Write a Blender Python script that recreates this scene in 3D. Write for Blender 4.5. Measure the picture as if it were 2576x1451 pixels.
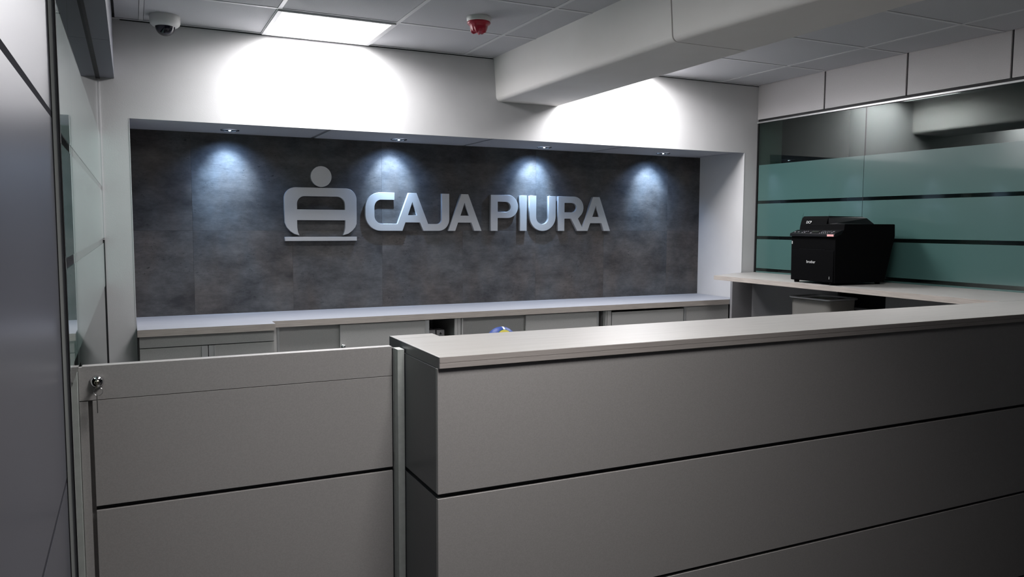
import bpy, bmesh, math, random
from mathutils import Vector, Matrix
random.seed(7)
for o in list(bpy.data.objects): bpy.data.objects.remove(o)
SC = bpy.context.scene
COL = SC.collection
PI = math.pi

# ------------------------------------------------------------------ camera
yaw, pitch, roll = 0.45125714, -0.08053042, 0.00399731
fwd = Vector((math.sin(yaw)*math.cos(pitch), math.cos(yaw)*math.cos(pitch), math.sin(pitch)))
rt = Vector((math.cos(yaw), -math.sin(yaw), 0))
up = rt.cross(fwd)
rt2 = math.cos(roll)*rt + math.sin(roll)*up
up2 = -math.sin(roll)*rt + math.cos(roll)*up
cam = bpy.data.cameras.new('camera')
cam.sensor_fit = 'HORIZONTAL'; cam.sensor_width = 36
cam.lens = 1974.91166/2576*36
cam.clip_start = 0.01; cam.clip_end = 60
co = bpy.data.objects.new('camera', cam); COL.objects.link(co)
m = Matrix((rt2, up2, -fwd)).transposed().to_4x4()
m.translation = (-0.0116, -4.56597, 1.52369)
co.matrix_world = m
SC.camera = co

# ------------------------------------------------------------------ world / exposure
w = bpy.data.worlds.new('world'); SC.world = w; w.use_nodes = True
w.node_tree.nodes['Background'].inputs[0].default_value = (0.5, 0.55, 0.62, 1)
w.node_tree.nodes['Background'].inputs[1].default_value = 0.004
vs = SC.view_settings
vs.view_transform = 'Standard'; vs.look = 'None'; vs.gamma = 1; vs.use_curve_mapping = False
vs.exposure = 0.0

P_PANEL = 25.5      # two panel lights over the booth
P_FRONT = 11.2       # panel light on the public side, above the camera
P_MID = 4.2        # second row of panel lights over the booth
P_SPOT = 39.0       # niche downlights
PANEL_EMIT = 12.0

# ------------------------------------------------------------------ helpers
def new_mat(name, col, rough=0.5, metal=0.0, spec=0.5, coat=0.0, coat_rough=0.03):
    mt = bpy.data.materials.new(name); mt.use_nodes = True
    b = mt.node_tree.nodes['Principled BSDF']
    b.inputs['Base Color'].default_value = (*col, 1)
    b.inputs['Roughness'].default_value = rough
    b.inputs['Metallic'].default_value = metal
    b.inputs['Specular IOR Level'].default_value = spec
    b.inputs['Coat Weight'].default_value = coat
    b.inputs['Coat Roughness'].default_value = coat_rough
    return mt

def nd(mt, typ, **kw):
    n = mt.node_tree.nodes.new(typ)
    for k, v in kw.items(): setattr(n, k, v)
    return n

def noise_col(mt, c1, c2, scale=(1, 1, 1), nscale=8, detail=4, lo=0.35, hi=0.65, bump=0.0, bump_scale=None, seed=0.0):
    """mottle between two near colours, object coordinates"""
    nt = mt.node_tree; b = nt.nodes['Principled BSDF']
    tc = nd(mt, 'ShaderNodeTexCoord'); mp = nd(mt, 'ShaderNodeMapping')
    mp.inputs['Scale'].default_value = scale
    mp.inputs['Location'].default_value = (seed, seed*1.7, 0)
    nt.links.new(tc.outputs['Object'], mp.inputs['Vector'])
    n = nd(mt, 'ShaderNodeTexNoise'); n.inputs['Scale'].default_value = nscale; n.inputs['Detail'].default_value = detail
    nt.links.new(mp.outputs['Vector'], n.inputs['Vector'])
    cr = nd(mt, 'ShaderNodeValToRGB')
    cr.color_ramp.elements[0].position = lo; cr.color_ramp.elements[0].color = (*c1, 1)
    cr.color_ramp.elements[1].position = hi; cr.color_ramp.elements[1].color = (*c2, 1)
    nt.links.new(n.outputs['Fac'], cr.inputs['Fac'])
    nt.links.new(cr.outputs['Color'], b.inputs['Base Color'])
    if bump:
        n2 = nd(mt, 'ShaderNodeTexNoise'); n2.inputs['Scale'].default_value = bump_scale or nscale*10; n2.inputs['Detail'].default_value = 3
        nt.links.new(tc.outputs['Object'], n2.inputs['Vector'])
        bp = nd(mt, 'ShaderNodeBump'); bp.inputs['Strength'].default_value = bump; bp.inputs['Distance'].default_value = 0.002
        nt.links.new(n2.outputs['Fac'], bp.inputs['Height'])
        nt.links.new(bp.outputs['Normal'], b.inputs['Normal'])
    return mt

def add_box(bm, x0, x1, y0, y1, z0, z1, bev=0.0, mi=0):
    x0, x1 = min(x0, x1), max(x0, x1); y0, y1 = min(y0, y1), max(y0, y1); z0, z1 = min(z0, z1), max(z0, z1)
    vs_ = [bm.verts.new(p) for p in ((x0,y0,z0),(x1,y0,z0),(x1,y1,z0),(x0,y1,z0),(x0,y0,z1),(x1,y0,z1),(x1,y1,z1),(x0,y1,z1))]
    fs = [bm.faces.new([vs_[i] for i in q]) for q in ((3,2,1,0),(4,5,6,7),(0,1,5,4),(1,2,6,5),(2,3,7,6),(3,0,4,7))]
    for f in fs: f.material_index = mi
    if bev > 0:
        es = set(e for f in fs for e in f.edges)
        bmesh.ops.bevel(bm, geom=list(es), offset=bev, segments=2, affect='EDGES', profile=0.5)
    return fs

def obj(name, bm, mat, parent=None, smooth=False, loc=None):
    bmesh.ops.recalc_face_normals(bm, faces=bm.faces[:])
    me = bpy.data.meshes.new(name); bm.to_mesh(me); bm.free()
    mats = mat if isinstance(mat, (list, tuple)) else [mat]
    for q in mats: me.materials.append(q)
    if smooth:
        for p in me.polygons: p.use_smooth = True
    o = bpy.data.objects.new(name, me); COL.objects.link(o)
    if loc is not None: o.location = loc
    if parent: o.parent = parent
    return o

def box(name, b, mat, parent=None, bev=0.0, origin=None):
    """box given in world coordinates; with a parent at a location it is stored in the parent's frame"""
    bm = bmesh.new(); add_box(bm, *b, bev=bev)
    if parent is not None and parent.location.length > 0:
        bmesh.ops.translate(bm, verts=bm.verts, vec=-parent.location)
    return obj(name, bm, mat, parent)

def into(bm, parent):
    if parent is not None and parent.location.length > 0:
        bmesh.ops.translate(bm, verts=bm.verts, vec=-parent.location)
    return bm

def thing(name, label, cat, loc=(0, 0, 0), rotz=0, group=None):
    o = bpy.data.objects.new(name, None); COL.objects.link(o)
    o.empty_display_size = 0.05
    o.location = loc; o.rotation_euler = (0, 0, rotz)
    o['label'] = label; o['category'] = cat
    if group: o['group'] = group
    return o

def tag(o, label, cat, group=None):
    o['label'] = label; o['category'] = cat
    if group: o['group'] = group
    return o

def struct(o, label=None):
    o['kind'] = 'structure'
    if label: o['label'] = label
    return o

def lathe(prof, n=40, bm=None, center=(0, 0, 0), cap=True):
    """prof: list of (r, z)"""
    bm = bm or bmesh.new(); rings = []
    for r, z in prof:
        if r < 1e-6: rings.append([bm.verts.new((center[0], center[1], center[2]+z))])
        else: rings.append([bm.verts.new((center[0]+r*math.cos(2*PI*i/n), center[1]+r*math.sin(2*PI*i/n), center[2]+z)) for i in range(n)])
    for a, b in zip(rings, rings[1:]):
        for i in range(n):
            j = (i+1) % n
            if len(a) == 1 and len(b) == 1: continue
            if len(a) == 1: bm.faces.new((a[0], b[i], b[j]))
            elif len(b) == 1: bm.faces.new((a[i], a[j], b[0]))
            else: bm.faces.new((a[i], a[j], b[j], b[i]))
    if cap:
        for r_ in (rings[0], rings[-1]):
            if len(r_) > 1: bm.faces.new(r_)
    return bm

def tube(pts, r, n=10, bm=None, closed=False):
    bm = bm or bmesh.new(); pts = [Vector(p) for p in pts]; rings = []
    N = len(pts)
    for i, p in enumerate(pts):
        if closed: t = pts[(i+1) % N]-pts[i-1]
        else: t = pts[min(i+1, N-1)]-pts[max(i-1, 0)]
        t.normalize()
        a = t.cross(Vector((0, 0, 1)))
        if a.length < 0.05: a = t.cross(Vector((0, 1, 0)))
        a.normalize(); b = t.cross(a)
        rings.append([bm.verts.new(p+r*(math.cos(2*PI*k/n)*a+math.sin(2*PI*k/n)*b)) for k in range(n)])
    L = list(zip(rings, rings[1:])) + ([(rings[-1], rings[0])] if closed else [])
    for a, b in L:
        for k in range(n): bm.faces.new((a[k], a[(k+1) % n], b[(k+1) % n], b[k]))
    if not closed:
        bm.faces.new(rings[0]); bm.faces.new(rings[-1])
    return bm

def prism(poly, y0, y1, bm=None):
    """extrude an outline in the x-z plane from y0 (front) to y1"""
    bm = bm or bmesh.new()
    a = [bm.verts.new((x, y0, z)) for x, z in poly]; b = [bm.verts.new((x, y1, z)) for x, z in poly]
    bm.faces.new(a); bm.faces.new(list(reversed(b)))
    n = len(poly)
    for i in range(n):
        j = (i+1) % n; bm.faces.new((a[j], a[i], b[i], b[j]))
    return bm

def curve_solid(name, outlines, depth, mat, parent, yc, bevel=0.0012):
    """flat plate with holes: outlines in (x, z), standing at y = yc, thickness = depth"""
    cu = bpy.data.curves.new(name, 'CURVE'); cu.dimensions = '2D'; cu.fill_mode = 'BOTH'
    cu.extrude = depth/2-bevel; cu.bevel_depth = bevel; cu.bevel_resolution = 1
    cx = sum(p[0] for p in outlines[0])/len(outlines[0]); cz = sum(p[1] for p in outlines[0])/len(outlines[0])
    for pts in outlines:
        s = cu.splines.new('POLY'); s.points.add(len(pts)-1)
        for q, (x, z) in zip(s.points, pts): q.co = (x-cx, z-cz, 0, 1)
        s.use_cyclic_u = True
    t = bpy.data.objects.new('tmp', cu); COL.objects.link(t)
    me = bpy.data.meshes.new_from_object(t.evaluated_get(bpy.context.evaluated_depsgraph_get()))
    bpy.data.objects.remove(t)
    me.transform(Matrix.Rotation(PI/2, 4, 'X'))
    me.materials.clear(); me.materials.append(mat)
    o = bpy.data.objects.new(name, me); COL.objects.link(o)
    o.location = Vector((cx, yc, cz)) - (parent.location if parent else Vector())
    o.parent = parent
    return o

def text_part(name, body, size, mat, parent, mw, depth=0.0004, bold=0.0):
    cu = bpy.data.curves.new(name, 'FONT'); cu.body = body; cu.size = size; cu.extrude = depth; cu.offset = bold
    cu.align_x = 'CENTER'; cu.align_y = 'CENTER'
    t = bpy.data.objects.new('tmp', cu); COL.objects.link(t)
    me = bpy.data.meshes.new_from_object(t.evaluated_get(bpy.context.evaluated_depsgraph_get()))
    bpy.data.objects.remove(t)
    me.transform(mw); me.materials.clear(); me.materials.append(mat)
    o = bpy.data.objects.new(name, me); COL.objects.link(o); o.parent = parent
    return o

def arc(cx, cz, r, a0, a1, n=10, rz=None):
    rz = rz or r
    return [(cx+r*math.cos(math.radians(a0+(a1-a0)*i/n)), cz+rz*math.sin(math.radians(a0+(a1-a0)*i/n))) for i in range(n+1)]

# ------------------------------------------------------------------ materials
M_WALL = noise_col(new_mat('painted_wall', (0.72, 0.71, 0.71), 0.75, spec=0.25), (0.56, 0.555, 0.56), (0.60, 0.595, 0.60), nscale=3, bump=0.12, bump_scale=160)
M_CEIL = noise_col(new_mat('ceiling_tile', (0.66, 0.66, 0.67), 0.9, spec=0.15), (0.50, 0.50, 0.52), (0.55, 0.55, 0.57), nscale=220, bump=0.2, bump_scale=260)
M_TEE = new_mat('white_tee', (0.62, 0.62, 0.63), 0.45)
M_VOID = new_mat('black_void', (0.006, 0.006, 0.008), 0.9, spec=0.1)
M_PLASTER = noise_col(new_mat('beam_plaster', (0.70, 0.69, 0.68), 0.8, spec=0.2), (0.76, 0.735, 0.71), (0.80, 0.78, 0.76), nscale=2.2, bump=0.2, bump_scale=60)
M_JOINT = new_mat('grey_joint', (0.12, 0.12, 0.125), 0.9)
M_LAM = noise_col(new_mat('grey_laminate', (0.40, 0.385, 0.38), 0.42, spec=0.4), (0.385, 0.37, 0.365), (0.42, 0.405, 0.40), nscale=260, detail=2, bump=0.08, bump_scale=500)
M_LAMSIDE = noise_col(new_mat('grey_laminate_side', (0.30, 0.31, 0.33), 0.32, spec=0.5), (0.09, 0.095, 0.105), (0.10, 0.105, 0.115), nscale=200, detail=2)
M_LAMIN = noise_col(new_mat('cabinet_laminate', (0.40, 0.395, 0.385), 0.5), (0.385, 0.38, 0.37), (0.42, 0.415, 0.405), nscale=260, detail=2)
M_TOP = noise_col(new_mat('pale_ash_top', (0.74, 0.72, 0.70), 0.4, spec=0.4), (0.325, 0.312, 0.30), (0.36, 0.348, 0.335), scale=(1.2, 16, 16), nscale=3.5, detail=5, bump=0.05, bump_scale=120)
M_WORK = noise_col(new_mat('pale_blue_grey_worktop', (0.42, 0.43, 0.45), 0.45, spec=0.35), (0.31, 0.32, 0.355), (0.35, 0.36, 0.395), scale=(1.2, 16, 16), nscale=3.5, detail=5)
M_TOPY = noise_col(new_mat('pale_ash_top_long', (0.74, 0.72, 0.70), 0.4, spec=0.4), (0.325, 0.312, 0.30), (0.36, 0.348, 0.335), scale=(16, 1.2, 16), nscale=3.5, detail=5, bump=0.05, bump_scale=120)
M_EDGE = noise_col(new_mat('wood_edge_band', (0.42, 0.375, 0.34), 0.5), (0.36, 0.32, 0.29), (0.47, 0.425, 0.39), scale=(2, 2, 60), nscale=5, detail=4)
M_EDGE2 = noise_col(new_mat('taupe_edge_band', (0.45, 0.41, 0.39), 0.5), (0.42, 0.38, 0.36), (0.48, 0.44, 0.42), scale=(2, 2, 60), nscale=5)
M_FASC = noise_col(new_mat('fascia_laminate', (0.5, 0.48, 0.48), 0.4), (0.48, 0.465, 0.47), (0.52, 0.50, 0.505), nscale=200)
M_ALU = new_mat('aluminium_trim', (0.55, 0.56, 0.56), 0.35, metal=0.6)
M_POST = noise_col(new_mat('pale_post', (0.50, 0.53, 0.51), 0.45), (0.48, 0.51, 0.49), (0.53, 0.56, 0.54), nscale=60)
M_GASKET = new_mat('black_gasket', (0.012, 0.012, 0.014), 0.6)
M_ACP = new_mat('satin_aluminium_panel', (0.10, 0.102, 0.125), 0.30, metal=0.2, spec=0.5)
M_ACPJ = new_mat('panel_joint_grey', (0.05, 0.05, 0.058), 0.95, spec=0.0)
M_SILVER = noise_col(new_mat('silver_letter_paint', (0.42, 0.42, 0.43), 0.42, metal=0.45), (0.54, 0.54, 0.55), (0.58, 0.58, 0.59), nscale=300)
M_CHROME = new_mat('chrome', (0.75, 0.75, 0.76), 0.08, metal=1.0)
M_BRASSY = new_mat('nickel_lock', (0.55, 0.52, 0.42), 0.25, metal=1.0)
M_BLACKPL = noise_col(new_mat('black_plastic', (0.008, 0.008, 0.009), 0.7, spec=0.04), (0.002, 0.002, 0.0025), (0.003, 0.003, 0.0033), nscale=200)
M_BLACKGL = new_mat('black_gloss_plastic', (0.004, 0.004, 0.005), 0.35, spec=0.25)
M_KEY = new_mat('grey_key_print', (0.22, 0.22, 0.24), 0.5)
M_LOGO = new_mat('light_grey_print', (0.62, 0.62, 0.62), 0.5)
M_PINK = new_mat('pink_sticker', (0.85, 0.42, 0.42), 0.6)
M_LCD = new_mat('lcd_dark_green', (0.03, 0.035, 0.03), 0.2)
M_WHITEPL = new_mat('white_plastic', (0.66, 0.66, 0.64), 0.4)
M_RED = new_mat('red_plastic_cover', (0.42, 0.012, 0.035), 0.3, spec=0.5)
M_SMOKED = new_mat('smoked_dome', (0.012, 0.012, 0.02), 0.06, spec=0.6)
M_FLOOR = noise_col(new_mat('grey_floor_tile', (0.22, 0.215, 0.21), 0.35), (0.035, 0.035, 0.035), (0.045, 0.045, 0.045), nscale=4)
M_BIN = new_mat('translucent_grey_plastic', (0.48, 0.46, 0.43), 0.45)
M_BOX = new_mat('grey_card_box', (0.35, 0.34, 0.35), 0.7)
M_PRINT = new_mat('dark_print', (0.02, 0.02, 0.02), 0.7)

def emit_mat(name, col, s):
    mt = bpy.data.materials.new(name); mt.use_nodes = True
    b = mt.node_tree.nodes['Principled BSDF']
    b.inputs['Base Color'].default_value = (0.8, 0.8, 0.8, 1)
    b.inputs['Emission Color'].default_value = (*col, 1); b.inputs['Emission Strength'].default_value = s
    return mt
M_DIFF = emit_mat('lit_diffuser', (1, 0.99, 0.98), PANEL_EMIT)
M_LED = emit_mat('led_lens', (0.75, 0.88, 1.0), 25)

# concrete-look cladding: mottled, streaked, pitted
M_CONC = new_mat('concrete_look_cladding', (0.1, 0.1, 0.1), 0.55, spec=0.35)
def build_conc():
    mt = M_CONC; nt = mt.node_tree; b = nt.nodes['Principled BSDF']; L = nt.links.new
    tc = nd(mt, 'ShaderNodeTexCoord')
    oi = nd(mt, 'ShaderNodeObjectInfo')
    add = nd(mt, 'ShaderNodeVectorMath', operation='ADD'); mul = nd(mt, 'ShaderNodeVectorMath', operation='SCALE'); mul.inputs['Scale'].default_value = 9.0
    cmb = nd(mt, 'ShaderNodeCombineXYZ'); L(oi.outputs['Random'], cmb.inputs[0]); L(oi.outputs['Random'], cmb.inputs[2])
    L(cmb.outputs[0], mul.inputs[0]); L(tc.outputs['Object'], add.inputs[0]); L(mul.outputs[0], add.inputs[1])
    def noise(scale, ns, det, rough=0.55, dist=0.0):
        mp = nd(mt, 'ShaderNodeMapping'); mp.inputs['Scale'].default_value = scale; L(add.outputs[0], mp.inputs['Vector'])
        n = nd(mt, 'ShaderNodeTexNoise'); n.inputs['Scale'].default_value = ns; n.inputs['Detail'].default_value = det
        n.inputs['Roughness'].default_value = rough; n.inputs['Distortion'].default_value = dist
        L(mp.outputs[0], n.inputs['Vector']); return n
    n1 = noise((1, 1, 1.8), 3.6, 10, 0.72)
    r1 = nd(mt, 'ShaderNodeValToRGB'); e = r1.color_ramp.elements
    e[0].position = 0.34; e[0].color = (0.032, 0.031, 0.033, 1); e[1].position = 0.68; e[1].color = (0.112, 0.107, 0.106, 1)
    L(n1.outputs['Fac'], r1.inputs['Fac'])
    n2 = noise((1, 1, 4), 22, 8, 0.75)
    mx = nd(mt, 'ShaderNodeMix', data_type='RGBA', blend_type='OVERLAY'); mx.inputs['Factor'].default_value = 0.4
    L(r1.outputs['Color'], mx.inputs[6]); L(n2.outputs['Fac'], mx.inputs[7])
    # pits and scratches: sparse dark flecks, clustered
    n3 = noise((1, 1, 2.4), 42, 4, 0.7, 0.6); n4 = noise((1, 1, 1), 3.6, 2)
    t3 = nd(mt, 'ShaderNodeMapRange'); t3.inputs[1].default_value = 0.60; t3.inputs[2].default_value = 0.66; L(n3.outputs['Fac'], t3.inputs[0])
    t4 = nd(mt, 'ShaderNodeMapRange'); t4.inputs[1].default_value = 0.50; t4.inputs[2].default_value = 0.58; L(n4.outputs['Fac'], t4.inputs[0])
    mm = nd(mt, 'ShaderNodeMath', operation='MULTIPLY'); L(t3.outputs[0], mm.inputs[0]); L(t4.outputs[0], mm.inputs[1])
    m2 = nd(mt, 'ShaderNodeMath', operation='MULTIPLY'); L(mm.outputs[0], m2.inputs[0]); m2.inputs[1].default_value = 0.9
    mx2 = nd(mt, 'ShaderNodeMix', data_type='RGBA'); L(m2.outputs[0], mx2.inputs['Factor'])
    L(mx.outputs[2], mx2.inputs[6]); mx2.inputs[7].default_value = (0.02, 0.02, 0.022, 1)
    # warm/cool drift
    n5 = noise((1.6, 1, 0.8), 2.6, 3)
    r5 = nd(mt, 'ShaderNodeValToRGB'); e = r5.color_ramp.elements
    e[0].position = 0.38; e[0].color = (1.0, 0.93, 0.88, 1); e[1].position = 0.6; e[1].color = (0.95, 1.0, 1.04, 1)
    L(n5.outputs['Fac'], r5.inputs['Fac'])
    mx3 = nd(mt, 'ShaderNodeMix', data_type='RGBA', blend_type='MULTIPLY'); mx3.inputs['Factor'].default_value = 1
    L(mx2.outputs[2], mx3.inputs[6]); L(r5.outputs['Color'], mx3.inputs[7])
    L(mx3.outputs[2], b.inputs['Base Color'])
    bp = nd(mt, 'ShaderNodeBump'); bp.inputs['Strength'].default_value = 0.25; bp.inputs['Distance'].default_value = 0.003
    L(n2.outputs['Fac'], bp.inputs['Height']); L(bp.outputs['Normal'], b.inputs['Normal'])
build_conc()

def glass_mat(name, col, rough=0.0):
    mt = new_mat(name, col, rough)
    mt.node_tree.nodes['Principled BSDF'].inputs['Transmission Weight'].default_value = 1.0
    mt.node_tree.nodes['Principled BSDF'].inputs['IOR'].default_value = 1.5
    return mt
M_GLASS = glass_mat('green_tinted_glass', (0.42, 0.58, 0.53))
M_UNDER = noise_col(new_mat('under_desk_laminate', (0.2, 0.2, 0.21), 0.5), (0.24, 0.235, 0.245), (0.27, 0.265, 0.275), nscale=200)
M_RIM = new_mat('polished_rim', (0.85, 0.85, 0.87), 0.28, metal=0.7)
M_FILM = noise_col(new_mat('frosted_green_film', (0.17, 0.33, 0.29), 0.32, spec=0.5, coat=0.8, coat_rough=0.06), (0.050, 0.115, 0.108), (0.058, 0.128, 0.118), nscale=500, detail=1)
M_FILM2 = noise_col(new_mat('frosted_grey_green_film', (0.17, 0.24, 0.24), 0.22, spec=0.5, coat=1.0, coat_rough=0.01), (0.25, 0.42, 0.38), (0.28, 0.46, 0.42), nscale=400, detail=1)

M_SOFF = noise_col(new_mat('niche_soffit_grey', (0.40, 0.40, 0.42), 0.8, spec=0.2), (0.36, 0.365, 0.39), (0.39, 0.395, 0.42), nscale=120)
# ------------------------------------------------------------------ key dimensions
CH = 2.566      # ceiling
NT = 2.067      # niche head
ND = 0.505      # niche depth
NW = 4.12       # niche width
XL = -0.137     # left glass plane
XR = 4.244      # right glass plane
YB = -6.6       # back of the room, behind the camera
ZT = 1.176      # counter top

# ------------------------------------------------------------------ lights (real fixtures)
def area(name, parent, x, y, z, size, power, col, spread=180, sy=None):
    l = bpy.data.lights.new(name, 'AREA'); l.shape = 'RECTANGLE'; l.size = size; l.size_y = sy or size
    l.energy = power; l.color = col; l.spread = math.radians(spread)
    o = bpy.data.objects.new(name, l); COL.objects.link(o)
    o.location = Vector((x, y, z)) - parent.location; o.parent = parent
    return o

def panel_light(x0, y1, label, power, spread, w=0.552, d=0.505):
    cx, cy = x0+w/2, y1-d/2
    t = thing('ceiling_light', label, 'light', (cx, cy, CH), 0)
    bm = bmesh.new()
    fw = 0.022
    add_box(bm, -w/2-fw, w/2+fw, d/2, d/2+fw*0.6, -0.010, 0.004); add_box(bm, -w/2-fw, w/2+fw, -d/2-fw*0.6, -d/2, -0.010, 0.004)
    add_box(bm, -w/2-fw, -w/2, -d/2, d/2, -0.010, 0.004); add_box(bm, w/2, w/2+fw, -d/2, d/2, -0.010, 0.004)
    obj('frame', bm, M_TEE, t)
    bm = bmesh.new(); add_box(bm, -w/2, w/2, -d/2, d/2, -0.004, 0.003); obj('diffuser', bm, M_DIFF, t)
    area('lamp', t, cx, cy, CH-0.012, w-0.03, power, (0.985, 0.975, 1.0) if y1 > -3 else (1.0, 0.965, 0.94), spread, d-0.03)
    return t
panel_light(0.688, -0.03, 'bright square ceiling light panel above the grey feature wall, left of the beam', P_PANEL, 166)
panel_light(2.700, -0.03, 'ceiling light panel right of the beam, its glow washing the wall', P_PANEL*1.05, 166)
panel_light(0.688, -1.79, 'ceiling light panel left of the beam, second row from the feature wall', P_MID, 125)
panel_light(2.700, -1.87, 'ceiling light panel right of the beam, second row from the feature wall', P_MID*0.95, 150)
panel_light(0.52, -3.07, 'ceiling light panel over the public side of the counter', P_FRONT, 106)

# ------------------------------------------------------------------ floor
fl = struct(box('floor', (-0.9, 6.5, YB, 0.6, -0.05, 0.0), M_FLOOR))

# ------------------------------------------------------------------ rear wall with niche
bm = bmesh.new()
add_box(bm, -0.9, 0.0, 0.0, 0.60, 0, 2.70)
add_box(bm, NW, XR+0.25, 0.0, 0.60, 0, 2.70)
add_box(bm, 0.0, NW, 0.0, 0.60, NT+0.02, 2.70); add_box(bm, 0.0, NW, 0.0, 0.010, NT-0.0005, NT+0.02)
add_box(bm, 0.0, NW, ND+0.014, 0.60, 0, NT+0.02)
wb = struct(obj('wall_back', bm, M_WALL))
# metal corner bead round the niche opening (thin pale line)
bm = bmesh.new()
add_box(bm, -0.0035, 0.0, -0.0012, 0.0, 0.977, NT); add_box(bm, NW, NW+0.0035, -0.0012, 0, 1.18, NT)
cb = obj('corner_bead', bm, M_TEE, wb)
# white silicone line where the left glass meets the wall
# concrete look cladding panels
clad = struct(bpy.data.objects.new('wall_niche', None)); COL.objects.link(clad)
xs_top = [0.0, 0.322, 1.487, 2.635, 3.806, NW]
xs_bot = [0.0, 0.322, 0.905, 1.487, 2.063, 2.635, 3.217, 3.806, NW]
g = 0.0003
for xs, z0, z1 in ((xs_top, 1.484, NT), (xs_bot, 0.90, 1.484)):
    for a, b in zip(xs, xs[1:]):
        bm = bmesh.new(); add_box(bm, a+g-(a+b)/2, b-g-(a+b)/2, 0, 0.012, z0+g-(z0+z1)/2, z1-g-(z0+z1)/2, bev=0.0003)
        obj('concrete_panel', bm, M_CONC, clad, loc=((a+b)/2, ND, (z0+z1)/2))
bm = bmesh.new(); add_box(bm, 0, NW, ND+0.0115, ND+0.0138, 0.5, NT); obj('backing', bm, M_VOID, clad)

# niche soffit: narrow tiles between grey bars
cn = struct(bpy.data.objects.new('ceiling_niche', None)); COL.objects.link(cn)
bars = [1.038, 2.07, 3.08, 4.066]; xs = [0.0]+bars+[NW]
for i, (a, b) in enumerate(zip(xs, xs[1:])):
    bw = 0.012
    bm = bmesh.new(); add_box(bm, a+(bw if i else 0), b-(bw if i < 4 else 0), 0.0105, ND-0.001, NT, NT+0.012); obj('ceiling_tile', bm, M_SOFF, cn)
for i, a in enumerate(bars):
    bw = 0.0125 if i == 0 else 0.009 if i < 3 else 0.005
    bm = bmesh.new(); add_box(bm, a-0.012, a+0.012, 0.0105, ND-0.001, NT+0.003, NT+0.011); obj('tee_bar', bm, new_mat('grey_bar', (0.16, 0.16, 0.17), 0.6), cn)
bm = bmesh.new(); add_box(bm, 0, NW, 0.0105, ND+0.012, NT+0.0125, NT+0.0195); obj('backing', bm, M_VOID, cn)

# ------------------------------------------------------------------ main ceiling: tiles on a tee grid, each tile a part
ceil = struct(bpy.data.objects.new('ceiling', None)); COL.objects.link(ceil)
bm = bmesh.new(); add_box(bm, -0.9, 6.5, YB, 0.0, CH+0.020, CH+0.06); obj('slab', bm, M_JOINT, ceil)
tile_cache = {}
def tile(a, b, c, d):
    key = (round(b-a, 3), round(d-c, 3))
    if key not in tile_cache:
        bm = bmesh.new(); wx, wy = key
        add_box(bm, -wx/2, wx/2, -wy/2, wy/2, 0.0, 0.016, bev=0.0015)
        o = obj('ceiling_tile', bm, M_CEIL, ceil); tile_cache[key] = o.data
    else:
        o = bpy.data.objects.new('ceiling_tile', tile_cache[key]); COL.objects.link(o); o.parent = ceil
    o.location = ((a+b)/2, (c+d)/2, CH)
tee_bm = None
def grid(xs, ys, skip=()):
    hb = 0.010
    for i, (a, b) in enumerate(zip(xs, xs[1:])):
        for j, (c, d) in enumerate(zip(ys, ys[1:])):
            if (i, j) in skip: continue
            tile(a+hb+0.0015, b-hb-0.0015, d+hb+0.0015, c-hb-0.0015)
    for x in xs[1:-1]:
        bm = bmesh.new(); add_box(bm, x-hb, x+hb, ys[-1], ys[0], CH-0.002, CH+0.004); obj('tee_bar', bm, M_TEE, ceil)
    for y in ys[1:-1]:
        for a, b in zip(xs, xs[1:]):
            bm = bmesh.new(); add_box(bm, a+hb, b-hb, y-hb, y+hb, CH-0.002, CH+0.004); obj('tee_bar', bm, M_TEE, ceil)
ysL = [0.0]+[-0.56-0.6*k for k in range(11)]
grid([-0.064, 0.068, 0.672, 1.268, 1.866, 2.09], ysL, skip={(2, 0), (2, 3), (2, 5)})
ysR = [0.0]+[-0.64-0.6*k for k in range(11)]
grid([2.545, 2.684, 3.284, 3.885, XR+0.0], ysR, skip={(1, 0), (1, 3)})
# fixture surrounds (so no gap shows round the lights)
def surround(x0, x1, y0, y1, lx0, lx1, ly0, ly1):
    bm = bmesh.new()
    add_box(bm, x0, lx0, y0, y1, CH-0.001, CH+0.012); add_box(bm, lx1, x1, y0, y1, CH-0.001, CH+0.012)
    add_box(bm, lx0, lx1, y0, ly0, CH-0.001, CH+0.012); add_box(bm, lx0, lx1, ly1, y1, CH-0.001, CH+0.012)
    obj('light_surround', bm, M_TEE, ceil)
surround(0.682, 1.258, -0.55, -0.002, 0.667, 1.261, -0.547, -0.018)
surround(0.682, 1.258, -2.35, -1.77, 0.667, 1.261, -2.307, -1.778)
surround(2.694, 3.274, -2.43, -1.85, 2.680, 3.273, -2.387, -1.858)
surround(2.694, 3.274, -0.63, -0.002, 2.680, 3.273, -0.547, -0.018)

# perimeter angle on the rear wall with its dark shadow gap
bm = bmesh.new()
add_box(bm, -0.064, 2.06, -0.020, 0.0, CH-0.004, CH-0.001); add_box(bm, 2.545, XR, -0.020, 0.0, CH-0.004, CH-0.001)
obj('edge_angle', bm, M_TEE, ceil)
bm = bmesh.new()
add_box(bm, -0.03, 2.06, -0.004, 0.0, CH-0.008, CH-0.0045); add_box(bm, 2.56, XR, -0.004, 0.0, CH-0.008, CH-0.0045)
obj('shadow_gap', bm, M_VOID, ceil)

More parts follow.
